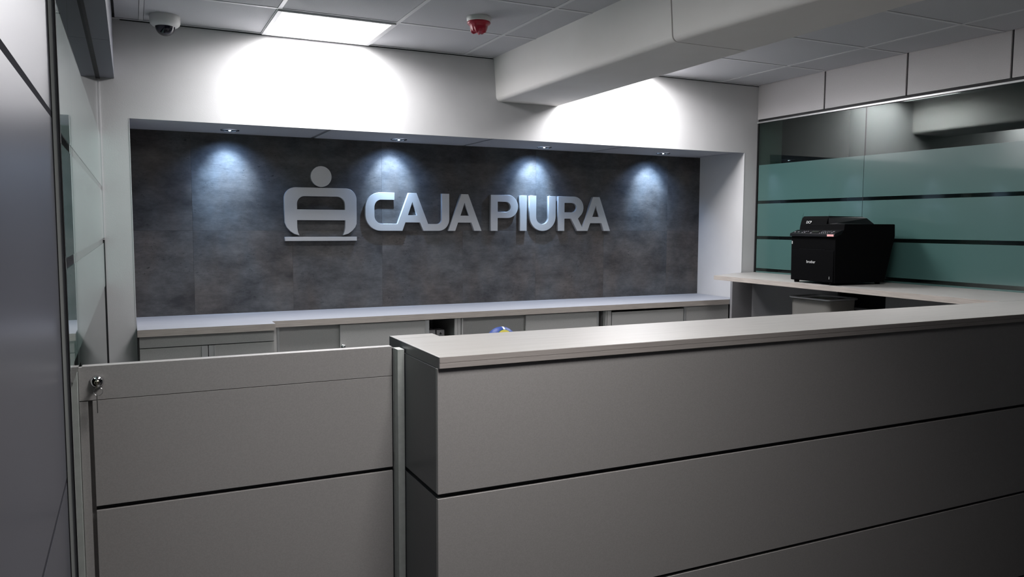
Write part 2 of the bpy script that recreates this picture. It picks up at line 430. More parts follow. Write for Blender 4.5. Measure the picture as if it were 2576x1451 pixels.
# ------------------------------------------------------------------ plastered beam with rounded corners
def beam_section(xl, xr, zb, r=0.028):
    pts = [(xl-0.02, 2.60)]
    pts += [(xl+r-r*math.cos(math.radians(a)), zb+r-r*math.sin(math.radians(a))) for a in range(0, 91, 15)]
    pts += [(xr-r+r*math.sin(math.radians(a)), zb+r-r*math.cos(math.radians(a))) for a in range(0, 91, 15)]
    pts += [(xr, 2.60)]
    return pts
def loft(name, secs, mat, parent=None):
    bm = bmesh.new(); R_ = [[bm.verts.new((x, y, z)) for x, z in sec] for y, sec in secs]
    for a, b in zip(R_, R_[1:]):
        n = len(a)
        for i in range(n):
            j = (i+1) % n; bm.faces.new((a[i], a[j], b[j], b[i]))
    bm.faces.new(R_[0]); bm.faces.new(R_[-1])
    o = obj(name, bm, mat, parent, smooth=True)
    o.data.shade_auto_smooth if False else None
    md = o.modifiers.new('es', 'EDGE_SPLIT'); md.split_angle = math.radians(35)
    return o
beam = struct(bpy.data.objects.new('trim_1', None)); COL.objects.link(beam)
beam['label'] = 'plastered ceiling beam running from the rear wall over the counter'
S0 = beam_section(2.085, 2.545, 2.300); S1 = beam_section(2.088, 2.520, 2.306)
loft('beam_section', [(0.0, S0), (-1.785, S1)], M_PLASTER, beam)
S2 = beam_section(2.090, 2.516, 2.306); S3 = beam_section(2.150, 2.512, 2.306)
loft('beam_section', [(-1.791, S2), (-2.60, S3), (YB, beam_section(2.30, 2.60, 2.306))], M_PLASTER, beam)
S4 = beam_section(2.094, 2.512, 2.310)
loft('beam_joint', [(-1.784, S4), (-1.792, S4)], M_JOINT, beam)

# ------------------------------------------------------------------ left bulkhead above the glass
bk = struct(bpy.data.objects.new('trim_2', None)); COL.objects.link(bk)
bk['label'] = 'grey bulkhead along the top of the left glass wall'
M_BULK = new_mat('bulkhead_grey', (0.22, 0.225, 0.26), 0.55)
for a, b in ((0.0, -0.93), (-0.934, -2.6), (-2.604, -4.2), (-4.204, YB)):
    bm = bmesh.new(); add_box(bm, -0.30, -0.064, b, a, 2.263, 2.60); obj('bulkhead_panel', bm, M_BULK, bk)
bm = bmesh.new(); add_box(bm, -0.148, -0.129, YB, -0.001, 2.256, 2.2635); obj('glazing_channel', bm, M_GASKET, bk)
bm = bmesh.new(); add_box(bm, -0.29, -0.07, YB, 0.0, 2.266, 2.6); obj('core', bm, M_VOID, bk)

# ------------------------------------------------------------------ left glass wall
ZG = [(1.209, 1.426), (1.450, 1.690), (1.713, 1.978)]
wl = struct(bpy.data.objects.new('window_1', None)); COL.objects.link(wl)
wl['label'] = 'left glass wall with frosted bands beside the swing gate'
bm = bmesh.new(); add_box(bm, XL-0.010, XL-0.0015, -2.27, -0.004, 0.03, 2.256); obj('pane', bm, M_GLASS, wl)
bm = bmesh.new(); add_box(bm, XL-0.010, XL-0.0015, -2.684, -2.274, 1.168, 2.256); obj('pane', bm, M_GLASS, wl)
for z0, z1 in ZG:
    for y0, y1 in ((-2.27, -0.42), (-0.418, -0.006), (-2.684, -2.272)):
        bm = bmesh.new(); add_box(bm, XL-0.0014, XL, y0, y1, z0, z1); obj('frosted_band', bm, M_FILM2, wl)
# silicone seam at the wall
bm = bmesh.new(); add_box(bm, XL-0.012, XL+0.004, -0.005, 0.0, 1.45, 2.256); obj('silicone_seam', bm, M_TEE, wl)
bm = bmesh.new(); add_box(bm, XL-0.012, XL+0.003, -0.005, 0.0, 0.03, 1.44); obj('seal_strip', bm, M_GASKET, wl)
# corridor wall seen through the glass
cw = struct(box('wall_corridor', (-1.6, -1.5, YB, 0.6, 0, 2.7), new_mat('corridor_paint', (0.10, 0.10, 0.11), 0.8)))

# near-left satin panel cladding (wall_left) with profile
wn = struct(bpy.data.objects.new('wall_left', None)); COL.objects.link(wn)
rows = [(0.0, 0.222), (0.234, 0.976), (0.988, 1.738), (1.752, 2.263)]
for z0, z1 in rows:
    bm = bmesh.new(); add_box(bm, -0.175, -0.150, YB, -2.694, z0, z1, bev=0.0); obj('wall_panel', bm, M_ACP, wn)
bm = bmesh.new(); add_box(bm, -0.172, -0.1504, YB, -2.696, 0.0, 2.263); obj('joint_backing', bm, M_ACPJ, wn)
bm = bmesh.new(); add_box(bm, -0.1515, -0.1485, -2.6945, -2.690, 0, 2.256); add_box(bm, -0.1385, -0.1355, -2.693, -2.688, 0, 2.256); obj('gasket', bm, M_GASKET, wn)
bm = bmesh.new(); add_box(bm, -0.175, -0.137, -2.690, -2.660, 0, 2.256); obj('edge_profile', bm, new_mat('grey_profile', (0.42, 0.44, 0.43), 0.5), wn)

# ------------------------------------------------------------------ right glass wall with fascia
wr = struct(bpy.data.objects.new('window_2', None)); COL.objects.link(wr)
wr['label'] = 'dark glass wall with green frosted bands behind the desk'
YJ = -0.966
for a, b in ((-0.004, YJ+0.0015), (YJ-0.0015, -3.0), (-3.003, -5.0), (-5.003, YB)):
    bm = bmesh.new(); add_box(bm, XR+0.0015, XR+0.0115, b, a, 1.16, 2.285); obj('pane', bm, M_GLASS, wr)
    for z0, z1 in (ZG+[(1.150, 1.186)] if a > -2.9 else []):
        bm = bmesh.new(); add_box(bm, XR, XR+0.0014, b, a-(0.02 if a > -0.1 else 0), z0, z1); obj('frosted_band', bm, M_FILM, wr)
bm = bmesh.new(); add_box(bm, XR-0.002, XR+0.012, -0.010, -0.0005, 1.16, 2.289); add_box(bm, XR+0.002, XR+0.011, YJ-0.0014, YJ+0.0014, 1.18, 2.285); obj('seal_strip', bm, M_GASKET, wr)
bm = bmesh.new(); add_box(bm, XR-0.010, XR+0.02, YB, -0.001, 2.2875, 2.298); obj('aluminium_channel', bm, M_ALU, wr)
wf = struct(bpy.data.objects.new('wall_right', None)); COL.objects.link(wf)
wf['label'] = 'grey fascia panels with black joints above the right glass'
jy = [0.0, -0.628, -1.255, -1.886, -2.51, -3.14, -3.77, -4.4, -5.03, -5.66, YB]
for a, b in zip(jy, jy[1:]):
    bm = bmesh.new(); add_box(bm, XR-0.004, XR+0.02, b+0.006, a-(0.006 if a else 0.001), 2.316, CH+0.01, bev=0.0012)
    obj('fascia_panel', bm, M_FASC, wf)
bm = bmesh.new(); add_box(bm, XR+0.006, XR+0.03, YB, 0.0, 2.298, 2.60); obj('joint_backing', bm, M_GASKET, wf)
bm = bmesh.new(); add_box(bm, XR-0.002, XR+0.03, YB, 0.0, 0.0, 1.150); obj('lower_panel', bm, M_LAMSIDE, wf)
struct(box('wall_neighbour', (5.9, 6.0, YB, 0.6, 0, 2.7), new_mat('dim_wall', (0.25, 0.26, 0.27), 0.8)))
struct(box('wall_front', (-0.9, 6.5, YB-0.1, YB, 0, 2.7), new_mat('front_wall_paint', (0.05, 0.05, 0.055), 0.8)))

# ------------------------------------------------------------------ downlights in the niche
def downlight(x, y, label):
    t = thing('downlight', label, 'light', (x, y, NT), 0, 'recessed downlights in the niche')
    obj('trim_ring', lathe([(0.033, 0.0), (0.036, -0.005), (0.050, -0.004), (0.053, 0.0)], 40, cap=False), M_CHROME, t, smooth=True)
    obj('reflector', lathe([(0.033, -0.0005), (0.028, -0.0045), (0.024, -0.0035), (0.007, -0.0015)], 36, cap=False), M_BLACKGL, t, smooth=True)
    obj('lens', lathe([(0.0, -0.006), (0.004, -0.0055), (0.006, -0.003), (0.007, -0.002)], 24, cap=False), M_LED, t, smooth=True)
    for size, e, tilt, sc in ((68, 1.05, 36, (0.52, 0.74, 1.0)), (118, 0.30, 24, (0.36, 0.58, 1.0))):
        l = bpy.data.lights.new('spot', 'SPOT'); l.energy = P_SPOT*e; l.color = sc
        l.spot_size = math.radians(size); l.spot_blend = 1.0; l.shadow_soft_size = 0.014
        o = bpy.data.objects.new('spot', l); COL.objects.link(o); o.parent = t
        o.location = (0, 0, -0.014); o.rotation_euler = (math.radians(tilt), 0, 0)
    return t
downlight(0.524, 0.305, 'chrome downlight above the blank left part of the feature wall')
downlight(1.550, 0.325, 'chrome downlight above the gap between emblem and letter C')
downlight(2.607, 0.330, 'chrome downlight above the letters P I U')
downlight(3.614, 0.315, 'chrome downlight at the right end, nearest the glass wall')

# ------------------------------------------------------------------ sign
YS = 0.4915; DS = 0.026
em = thing('wall_emblem', 'silver emblem of a round head over an arched letter A on a bar', 'sign', (1.083, ND, 1.42))
curve_solid('emblem_head', [arc(1.086, 1.826, 0.0645, 0, 360, 48)[:-1]], DS, M_SILVER, em, YS)
body = ([(0.855, 1.62)] + arc(0.925, 1.684, 0.070, 180, 90, 10) + arc(1.240, 1.684, 0.070, 90, 0, 10)
        + [(1.310, 1.56)] + [(1.309, 1.53), (1.300, 1.507), (1.280, 1.484), (1.255, 1.466), (1.222, 1.456)]
        + [(1.231, 1.475), (1.237, 1.505), (1.238, 1.551)] + [(0.930, 1.551)] + [(0.930, 1.505), (0.934, 1.475), (0.942, 1.456)]
        + [(0.915, 1.464), (0.888, 1.482), (0.868, 1.505), (0.857, 1.535)])
win = [(0.931, 1.616)] + arc(0.981, 1.652, 0.050, 180, 90, 8) + arc(1.186, 1.652, 0.050, 90, 0, 8) + [(1.236, 1.616)]
curve_solid('emblem_body', [body, win], DS, M_SILVER, em, YS)
curve_solid('emblem_bar', [[(0.856, 1.443), (1.309, 1.443), (1.309, 1.420), (0.856, 1.420)]], DS, M_SILVER, em, YS)

lt = thing('sign_lettering', 'silver raised letters reading CAJA PIURA on the dark feature wall', 'sign', (2.3, ND, 1.484))
T, B = 1.734, 1.484
def letter(outs): curve_solid('letter', outs, DS, M_SILVER, lt, YS)
# C running into the left leg of A, and the foot of A running into J: one joined plate, as on the wall
caj = ([(1.565, T), (1.565, 1.688)] + [(1.478, 1.688)] + arc(1.480, 1.637, 0.052, 90, 180, 8) + arc(1.480, 1.580, 0.052, 180, 270, 8)
       + [(1.586, 1.528), (1.665, T), (1.719, T), (1.800, 1.528), (1.868, 1.528)] + arc(1.868, 1.561, 0.033, 270, 360, 8)
       + [(1.901, T), (1.953, T)] + arc(1.875, 1.562, 0.078, 0, -90, 10) + [(1.768, B), (1.744, 1.540), (1.640, 1.540), (1.619, B)]
       + arc(1.474, 1.588, 0.104, 270, 180, 12) + arc(1.474, 1.630, 0.104, 180, 90, 12))
letter([caj, [(1.690, 1.678), (1.657, 1.586), (1.724, 1.586)]])
letter([[(2.043, T), (2.094, T), (2.193, B), (2.141, B), (2.119, 1.541), (2.018, 1.541), (1.997, B), (1.947, B)], [(2.068, 1.679), (2.035, 1.586), (2.102, 1.586)]])
letter([[(2.267, B), (2.267, T)] + arc(2.398, 1.655, 0.080, 90, -90, 14) + [(2.318, 1.575), (2.318, B)],
        [(2.318, 1.615), (2.318, 1.689)] + arc(2.384, 1.652, 0.037, 90, -90, 10)])
letter([[(2.496, B), (2.496, T), (2.547, T), (2.547, B)]])
letter([[(2.572, T), (2.624, T)] + arc(2.676, 1.582, 0.052, 180, 360, 14) + [(2.728, T), (2.785, T)] + arc(2.6785, 1.590, 0.1065, 360, 180, 20)])
ra = ([(2.806, B), (2.806, T)] + arc(2.940, 1.654, 0.080, 90, -38, 12) + [(2.973, 1.574), (3.013, 1.503), (3.103, T), (3.160, T), (3.255, B), (3.201, B), (3.180, 1.542), (3.080, 1.542), (3.057, B), (2.969, B), (2.917, 1.574), (2.858, 1.574), (2.858, B)])
letter([ra, [(2.858, 1.618), (2.858, 1.689)] + arc(2.927, 1.6535, 0.0355, 90, -90, 10), [(3.130, 1.674), (3.097, 1.586), (3.162, 1.586)]])

# ------------------------------------------------------------------ back counter: worktop and cabinets
wt = thing('worktop', 'pale worktop running below the dark feature wall', 'worktop', (0, 0, 0.94))
bm = bmesh.new()
add_box(bm, 0.002, NW-0.002, -0.008, ND-0.002, 0.0, 0.037)
obj('top_board', bm, M_WORK, wt)
def eb(x0, x1, y, z0=0.9400, z1=0.9762):
    bm = bmesh.new(); add_box(bm, x0, x1, y-0.0012, y, z0-0.94, z1-0.94); obj('edge_band', bm, M_EDGE, wt)
eb(0.6912, 4.006, -0.0081)
bm = bmesh.new(); add_box(bm, 0.002, 0.690, -0.124, -0.0083, 0.0, 0.037); obj('front_extension', bm, M_WORK, wt)
eb(0.002, 0.690, -0.1241)

CBOT = 0.10
def cabinet(x0, x1, yf, label, back=0.48, top=0.940, mat=M_LAMIN):
    t = thing('low_cabinet', label, 'cabinet', ((x0+x1)/2, yf, 0))
    th = 0.018
    bm = bmesh.new()
    add_box(bm, x0, x0+th, yf+0.002, back, CBOT, top-0.001); add_box(bm, x1-th, x1, yf+0.002, back, CBOT, top-0.001)
    add_box(bm, x0+th, x1-th, back-0.012, back, CBOT, top-0.001); add_box(bm, x0+th, x1-th, yf+0.03, back-0.012, CBOT, CBOT+th)
    add_box(bm, x0+th, x1-th, yf+0.05, back-0.012, 0.770, 0.7895)
    add_box(bm, x0+0.01, x1-0.01, yf+0.06, back, 0.0, CBOT)
    obj('carcass', into(bm, t), mat, t)
    return t
def part(t, name, b, mat, bev=0.0008):
    bm = bmesh.new(); add_box(bm, *b, bev=bev); return obj(name, into(bm, t), mat, t)

# left deep unit (two doors under a drawer-height fascia)
c1 = cabinet(0.004, 0.688, -0.085, 'deeper low cabinet with two doors at the left end of the worktop')
part(c1, 'side_gasket', (0.0005, 0.0035, -0.105, 0.0, 0.1, 0.939), M_GASKET, 0)
bm = bmesh.new(); add_box(bm, 0.0003, 0.0018, -0.122, -0.001, 0.0, 0.034); obj('side_gasket', bm, M_GASKET, wt)
part(c1, 'fascia', (0.010, 0.686, -0.106, -0.086, 0.879, 0.9385), M_LAMIN)
part(c1, 'shadow_strip', (0.010, 0.686, -0.090, -0.0855, 0.86, 0.885), M_GASKET, 0)
d = part(c1, 'door', (0.010, 0.3405, -0.106, -0.086, 0.12, 0.8745), M_LAMIN)
bm = bmesh.new(); add_box(bm, 0.309, 0.3405, -0.109, -0.1062, 0.12, 0.8745); add_box(bm, 0.309, 0.313, -0.113, -0.109, 0.12, 0.8745); h = obj('handle_profile', into(bm, c1), M_ALU, d)
d = part(c1, 'door', (0.3445, 0.686, -0.106, -0.086, 0.12, 0.8745), M_LAMIN)
bm = bmesh.new(); add_box(bm, 0.3445, 0.376, -0.109, -0.1062, 0.12, 0.8745); add_box(bm, 0.372, 0.376, -0.113, -0.109, 0.12, 0.8745); h = obj('handle_profile', into(bm, c1), M_ALU, d)

# sliding door unit A
c2 = cabinet(0.700, 1.843, 0.012, 'low cabinet with sliding doors, left one shut, gap showing small boxes')
part(c2, 'stile', (0.700, 0.716, 0.000, 0.012, 0.1, 0.939), M_LAMIN)
part(c2, 'stile', (1.802, 1.822, 0.000, 0.012, 0.1, 0.939), M_LAMIN); part(c2, 'stile', (1.8235, 1.842, 0.000, 0.012, 0.1, 0.939), M_LAMIN)
part(c2, 'sliding_door', (0.7205, 1.10, 0.026, 0.042, 0.13, 0.936), M_LAMIN)
part(c2, 'handle_profile', (0.7205, 0.735, 0.021, 0.0255, 0.13, 0.936), M_ALU)
d = part(c2, 'sliding_door', (1.0785, 1.608, 0.003, 0.019, 0.13, 0.936), M_LAMIN)
bm = bmesh.new(); add_box(bm, 1.608, 1.633, 0.001, 0.019, 0.13, 0.936); add_box(bm, 1.617, 1.620, -0.0015, 0.001, 0.13, 0.936); obj('handle_profile', into(bm, c2), M_ALU, d)
bm = bmesh.new(); tmp = lathe([(0.0, 0.0), (0.004, 0.0), (0.005, -0.002), (0.011, -0.003), (0.012, -0.008), (0.0135, -0.014), (0.013, -0.020), (0.0, -0.0205)], 24)
bmesh.ops.rotate(tmp, verts=tmp.verts, cent=(0, 0, 0), matrix=Matrix.Rotation(-PI/2, 3, 'X')); bmesh.ops.translate(tmp, verts=tmp.verts, vec=(0, 0, 0))
for v_ in tmp.verts: v_.co = Vector((1.093+v_.co.x, 0.003-abs(v_.co.y) if True else 0, 0.806+v_.co.z))
bm.free(); obj('lock', into(tmp, c2), M_CHROME, d, smooth=True)
# sliding door unit B
c3 = cabinet(1.847, 2.931, 0.012, 'middle low cabinet with sliding doors behind the small ball')
part(c3, 'stile', (1.849, 1.860, 0.000, 0.012, 0.1, 0.939), M_LAMIN)
part(c3, 'sliding_door', (1.862, 2.33, 0.026, 0.042, 0.13, 0.936), M_LAMIN)
d = part(c3, 'sliding_door', (2.306, 2.850, 0.003, 0.019, 0.13, 0.936), M_LAMIN)
part(c3, 'handle_profile', (2.850, 2.866, 0.001, 0.019, 0.13, 0.936), M_ALU)
part(c3, 'stile', (2.920, 2.930, 0.000, 0.012, 0.1, 0.939), M_LAMIN)
# drawer unit
c4 = cabinet(2.934, 3.612, 0.012, 'low cabinet with a drawer front set below a dark gap')
part(c4, 'stile', (2.934, 2.966, 0.000, 0.012, 0.1, 0.939), M_LAMIN)
part(c4, 'drawer_front', (2.9725, 3.588, 0.000, 0.018, 0.66, 0.923), M_LAMIN)
part(c4, 'drawer_front', (2.9725, 3.588, 0.000, 0.018, 0.40, 0.655), M_LAMIN); part(c4, 'drawer_front', (2.9725, 3.588, 0.000, 0.018, 0.12, 0.395), M_LAMIN)
part(c4, 'stile', (3.594, 3.611, 0.000, 0.012, 0.1, 0.939), M_ALU)
bp_ = thing('end_panel', 'plain grey filler panel at the right end of the low cabinets', 'panel', (3.8, 0.012, 0))
part(bp_, 'panel', (3.614, 4.008, 0.002, 0.020, 0.0, 0.939), M_LAMIN)

# boxes in the opening
b1 = thing('small_box', 'small pale box in the cabinet gap, left of the one with a dark mark', 'box', (1.685, 0.13, 0.790), 0, 'small boxes in the cabinet gap')
bm = bmesh.new(); add_box(bm, -0.030, 0.0235, -0.03, 0.05, 0, 0.0695, bev=0.001); obj('carton', bm, M_BOX, b1)
bm = bmesh.new(); add_box(bm, -0.020, 0.018, -0.0306, -0.0300, 0.012, 0.040); obj('printed_label', bm, M_PRINT, b1)
b2 = thing('small_box', 'small grey box with a dark round mark in the cabinet gap', 'box', (1.745, 0.13, 0.790), 0, 'small boxes in the cabinet gap')
bm = bmesh.new(); add_box(bm, -0.026, 0.026, -0.03, 0.05, 0, 0.0665, bev=0.001); obj('carton', bm, M_BOX, b2)
curve_solid('printed_mark', [[(1.745+x, 0.790+0.045+z) for x, z in ((-0.007, -0.008), (0.007, -0.008), (0.006, 0.001), (0.003, 0.003), (0.0, 0.009), (-0.003, 0.004), (-0.007, 0.002))]], 0.0010, M_PRINT, b2, 0.0996, bevel=0.0002)

# ------------------------------------------------------------------ desk along the right wall
dk = thing('side_desk', 'pale desk top along the green glass wall under the black printer', 'desk', (3.9, -1.2, 0))
poly = [(3.688, -0.205), (4.020, -0.0515), (XR-0.003, -0.0095), (XR-0.003, -2.268), (3.640, -2.268)]
bm = bmesh.new()
a = [bm.verts.new((x, y, ZT)) for x, y in poly]; b = [bm.verts.new((x, y, 1.146)) for x, y in poly]
bm.faces.new(a); bm.faces.new(list(reversed(b)))
for i in range(len(poly)):
    j = (i+1) % len(poly); bm.faces.new((a[j], a[i], b[i], b[j]))
obj('top_board', into(bm, dk), M_TOPY, dk)
# edge band along the aisle side
bm = bmesh.new()
for (xa, ya), (xb, yb) in (((3.640, -2.268), (3.688, -0.205)), ((3.688, -0.205), (4.020, -0.0515))):
    dvec = Vector((xb-xa, yb-ya, 0)).normalized(); nrm = Vector((-dvec.y, dvec.x, 0))*0.0012
    q = [(xa, ya), (xb, yb), (xb+nrm.x, yb+nrm.y), (xa+nrm.x, ya+nrm.y)]
    va = [bm.verts.new((x, y, 1.1754)) for x, y in q]; vb = [bm.verts.new((x, y, 1.146)) for x, y in q]
    bm.faces.new(va); bm.faces.new(list(reversed(vb)))
    for i in range(4):
        j = (i+1) % 4; bm.faces.new((va[j], va[i], vb[i], vb[j]))
obj('edge_band', into(bm, dk), M_EDGE, dk)
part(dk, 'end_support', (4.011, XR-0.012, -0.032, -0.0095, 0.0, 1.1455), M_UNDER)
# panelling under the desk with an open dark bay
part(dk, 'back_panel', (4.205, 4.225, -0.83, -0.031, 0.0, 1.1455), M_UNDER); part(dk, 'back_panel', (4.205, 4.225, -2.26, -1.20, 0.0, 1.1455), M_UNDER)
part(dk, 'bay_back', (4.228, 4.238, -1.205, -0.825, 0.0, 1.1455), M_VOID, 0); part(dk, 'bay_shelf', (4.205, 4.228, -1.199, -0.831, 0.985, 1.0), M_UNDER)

# ------------------------------------------------------------------ front counter
fc = thing('reception_counter', 'long grey reception counter with pale top and black joint lines', 'counter', (2.4, -2.45, 0))
XC = 0.706; YF = -2.636; YK = -2.268; XE = XR-0.003
part(fc, 'core', (XC+0.012, XE, YF+0.014, YK-0.004, 0.0, 1.1445), M_GASKET, 0)
for z0, z1 in ((0.0, 0.060), (0.070, 0.425), (0.436, 0.7905), (0.8035, 1.1445)):
    part(fc, 'front_panel', (XC, XE, YF, YF+0.016, z0, z1), M_LAM, 0.0008)
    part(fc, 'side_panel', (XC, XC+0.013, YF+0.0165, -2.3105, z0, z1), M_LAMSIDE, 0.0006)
part(fc, 'rear_panel', (XC+0.012, 3.60, YK-0.004, YK+0.012, 0.0, 1.1445), M_LAMIN)
part(fc, 'top_board', (XC+0.003, XE, YF-0.006, YK-0.0015, 1.1602, ZT), M_TOP, 0.0012)
part(fc, 'under_board', (XC+0.003, XE, YF-0.006, YK-0.0015, 1.1450, 1.1597), M_TOP, 0.0008)
part(fc, 'top_extension', (XC+0.003, 0.8505, YK-0.0005, -2.200, 1.1455, ZT), M_TOP, 0.001)
part(fc, 'edge_band', (XC+0.004, XE, YF-0.0072, YF-0.0061, 1.1608, 1.1752), M_EDGE2, 0)
part(fc, 'edge_band', (XC+0.004, XE, YF-0.0070, YF-0.0061, 1.1457, 1.1600), M_EDGE2, 0)
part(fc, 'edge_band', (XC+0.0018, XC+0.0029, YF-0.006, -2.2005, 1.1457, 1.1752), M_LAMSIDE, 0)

# gate posts
p1 = tag(box('gate_post', (0.684, 0.7045, -2.360, -2.314, 0.0, 1.157), M_POST, bev=0.0008), 'slim pale post standing against the left end of the reception counter', 'post', 'gate posts')
p2 = tag(box('gate_post', (-0.165, -0.1445, -2.340, -2.290, 0.0, 1.157), M_POST, bev=0.0008), 'slim pale post beside the frosted glass at the lock side of the gate', 'post', 'gate posts')

# gate
gt = thing('swing_gate', 'grey half height gate with a chrome lock closing the gap beside the counter', 'gate', (0.27, -2.31, 0))
part(gt, 'back_board', (-0.1365, 0.679, -2.300, -2.285, 0.04, 1.155), M_LAM)
part(gt, 'top_panel', (-0.1435, 0.680, -2.316, -2.3005, 1.0725, 1.159), M_LAM)
part(gt, 'side_stile', (-0.1435, -0.124, -2.316, -2.3005, 0.04, 1.070), M_LAM)
part(gt, 'middle_panel', (-0.114, 0.680, -2.3155, -2.3005, 0.7935, 1.0712), M_LAM)
part(gt, 'lower_panel', (-0.114, 0.680, -2.3155, -2.3005, 0.05, 0.7815), M_LAM)
part(gt, 'joint_strip', (-0.114, 0.679, -2.3025, -2.3003, 0.780, 0.795), M_GASKET, 0)
part(gt, 'lipping', (-0.1345, 0.680, -2.316, -2.285, 1.1592, 1.1606), M_LAM, 0)
part(gt, 'edge_gasket', (0.6803, 0.6838, -2.314, -2.288, 0.04, 1.155), M_GASKET, 0)
# cylinder lock, keys on a ring
lx, lz, ly = -0.1015, 1.121, -2.3162
def ylathe(prof, n=32):
    """revolve about the y axis, prof (r, outwards)"""
    bm = bmesh.new(); rings = []
    for r, q in prof:
        rings.append([bm.verts.new((lx+r*math.cos(2*PI*i/n), ly-q, lz+r*math.sin(2*PI*i/n))) for i in range(n)] if r > 1e-6 else [bm.verts.new((lx, ly-q, lz))])
    for a, b in zip(rings, rings[1:]):
        for i in range(n):
            j = (i+1) % n
            if len(b) == 1: bm.faces.new((a[i], a[j], b[0]))
            elif len(a) == 1: bm.faces.new((a[0], b[i], b[j]))
            else: bm.faces.new((a[i], a[j], b[j], b[i]))
    return bm
rose = obj('lock', into(ylathe([(0.0165, 0), (0.0165, 0.004), (0.014, 0.009), (0.0125, 0.014), (0.0, 0.0145)]), gt), M_CHROME, gt, smooth=True)
rose['label'] = 'round chrome lock'
obj('key_plug', into(ylathe([(0.006, 0.0146), (0.006, 0.019), (0.0, 0.0195)]), gt), M_BRASSY, rose, smooth=True)
ks = thing('key_ring', 'key left in the gate lock with a second key hanging from a ring', 'keys', (lx, ly-0.02, lz))
bm = bmesh.new(); add_box(bm, -0.0008, 0.0008, -0.012, 0.0005, -0.010, 0.004); add_box(bm, -0.0009, 0.0009, -0.020, -0.010, -0.014, 0.006, bev=0.0004); obj('key', bm, M_BRASSY, ks)
obj('ring', tube([(0.003+0.010*math.cos(a), -0.016+0.003*math.sin(a), -0.020+0.010*math.sin(a)) for a in [2*PI*i/28 for i in range(28)]], 0.0006, 6, closed=True), M_CHROME, ks, smooth=True)
bm = bmesh.new(); add_box(bm, -0.0008, 0.0008, -0.026, -0.010, -0.044, -0.028, bev=0.0004)
add_box(bm, -0.0008, 0.0010, -0.021, -0.015, -0.074, -0.044)
for i in range(4): add_box(bm, -0.0008, 0.0010, -0.0225, -0.021, -0.070+i*0.006, -0.067+i*0.006)
obj('key', bm, new_mat('dull_key_steel', (0.16, 0.16, 0.16), 0.4, metal=0.8), ks)

# ------------------------------------------------------------------ printer (front faces the aisle, -x)
# local frame: x = depth away from the aisle, y = along the front towards the rear wall, z = up
pr = thing('printer', 'black multifunction laser printer on the side desk by the green glass', 'printer', (3.692, -1.255, ZT), math.radians(-5))
def ppart(name, prof, y0, y1, mat, parent=None, bev=0.003):
    """extrude an (x, z) side profile over y0..y1"""
    bm = prism(prof, y0, y1)
    if bev:
        bmesh.ops.recalc_face_normals(bm, faces=bm.faces[:])
        bmesh.ops.bevel(bm, geom=bm.edges[:], offset=bev, segments=2, affect='EDGES', profile=0.5)
    return obj(name, bm, mat, parent or pr)
ppart('body', [(0.004, 0.014), (0.0, 0.296), (0.030, 0.316), (0.060, 0.324), (0.066, 0.362), (0.452, 0.362), (0.456, 0.290), (0.385, 0.014)], 0.0, 0.376, M_BLACKPL, bev=0.004)
cpn = ppart('control_panel', [(-0.012, 0.286), (-0.010, 0.304), (0.048, 0.326), (0.056, 0.322), (0.040, 0.300), (0.0, 0.286)], -0.002, 0.378, M_BLACKGL, bev=0.002)
sl = math.atan2(0.022, 0.058)
def key(y, u, w_, d_, mat, nm='button'):
    x0 = -0.010+u*math.cos(sl); z0 = 0.304+u*math.sin(sl)
    bm = bmesh.new(); add_box(bm, 0, d_, -w_/2, w_/2, 0.0, 0.0016)
    bmesh.ops.rotate(bm, verts=bm.verts, cent=(0, 0, 0), matrix=Matrix.Rotation(-sl, 3, 'Y')); bmesh.ops.translate(bm, verts=bm.verts, vec=(x0, y, z0))
    obj(nm, bm, mat, cpn)
key(0.185, 0.022, 0.060, 0.020, M_LCD, 'display')
for y in (0.355, 0.325): key(y, 0.020, 0.014, 0.006, M_KEY)
for y in (0.285, 0.268, 0.251): key(y, 0.030, 0.009, 0.005, M_KEY)
for y in (0.283, 0.262): key(y, 0.012, 0.010, 0.005, M_KEY)
key(0.205, 0.008, 0.012, 0.006, M_KEY)
for i in range(5):
    for j in range(3): key(0.130-i*0.016, 0.008+j*0.014, 0.007, 0.004, M_KEY)
for j in range(2): key(0.038, 0.014+j*0.016, 0.014, 0.006, M_KEY)
adf = ppart('document_feeder', [(0.060, 0.330), (0.078, 0.398), (0.090, 0.410), (0.350, 0.408), (0.380, 0.364), (0.360, 0.361), (0.070, 0.361)], 0.150, 0.374, M_BLACKPL, bev=0.003)
bm = bmesh.new()
va = [bm.verts.new(p) for p in ((0.080, 0.150, 0.362), (0.080, 0.150, 0.404), (0.350, 0.150, 0.406), (0.380, 0.150, 0.362))]
vb = [bm.verts.new(p) for p in ((0.090, 0.080, 0.362), (0.095, 0.090, 0.368), (0.340, 0.110, 0.398), (0.375, 0.085, 0.362))]
bm.faces.new(va); bm.faces.new(list(reversed(vb)))
for i in range(4): bm.faces.new((va[i], va[(i+1) % 4], vb[(i+1) % 4], vb[i]))
obj('feeder_tray', bm, M_BLACKGL, adf)
bm = bmesh.new(); add_box(bm, -0.0015, 0.002, 0.010, 0.366, 0.018, 0.205, bev=0.002); tr = obj('paper_tray', bm, M_BLACKPL, pr)
bm = bmesh.new(); add_box(bm, -0.0026, 0.0, 0.080, 0.300, 0.206, 0.209); obj('tray_lip', bm, M_BLACKGL, pr)
bm = bmesh.new(); add_box(bm, -0.0026, -0.001, 0.038, 0.040, 0.035, 0.052); obj('paper_gauge', bm, M_LOGO, tr)
bm = bmesh.new(); add_box(bm, -0.0025, 0.001, 0.362, 0.366, 0.238, 0.256); obj('indicator', bm, M_LOGO, pr)
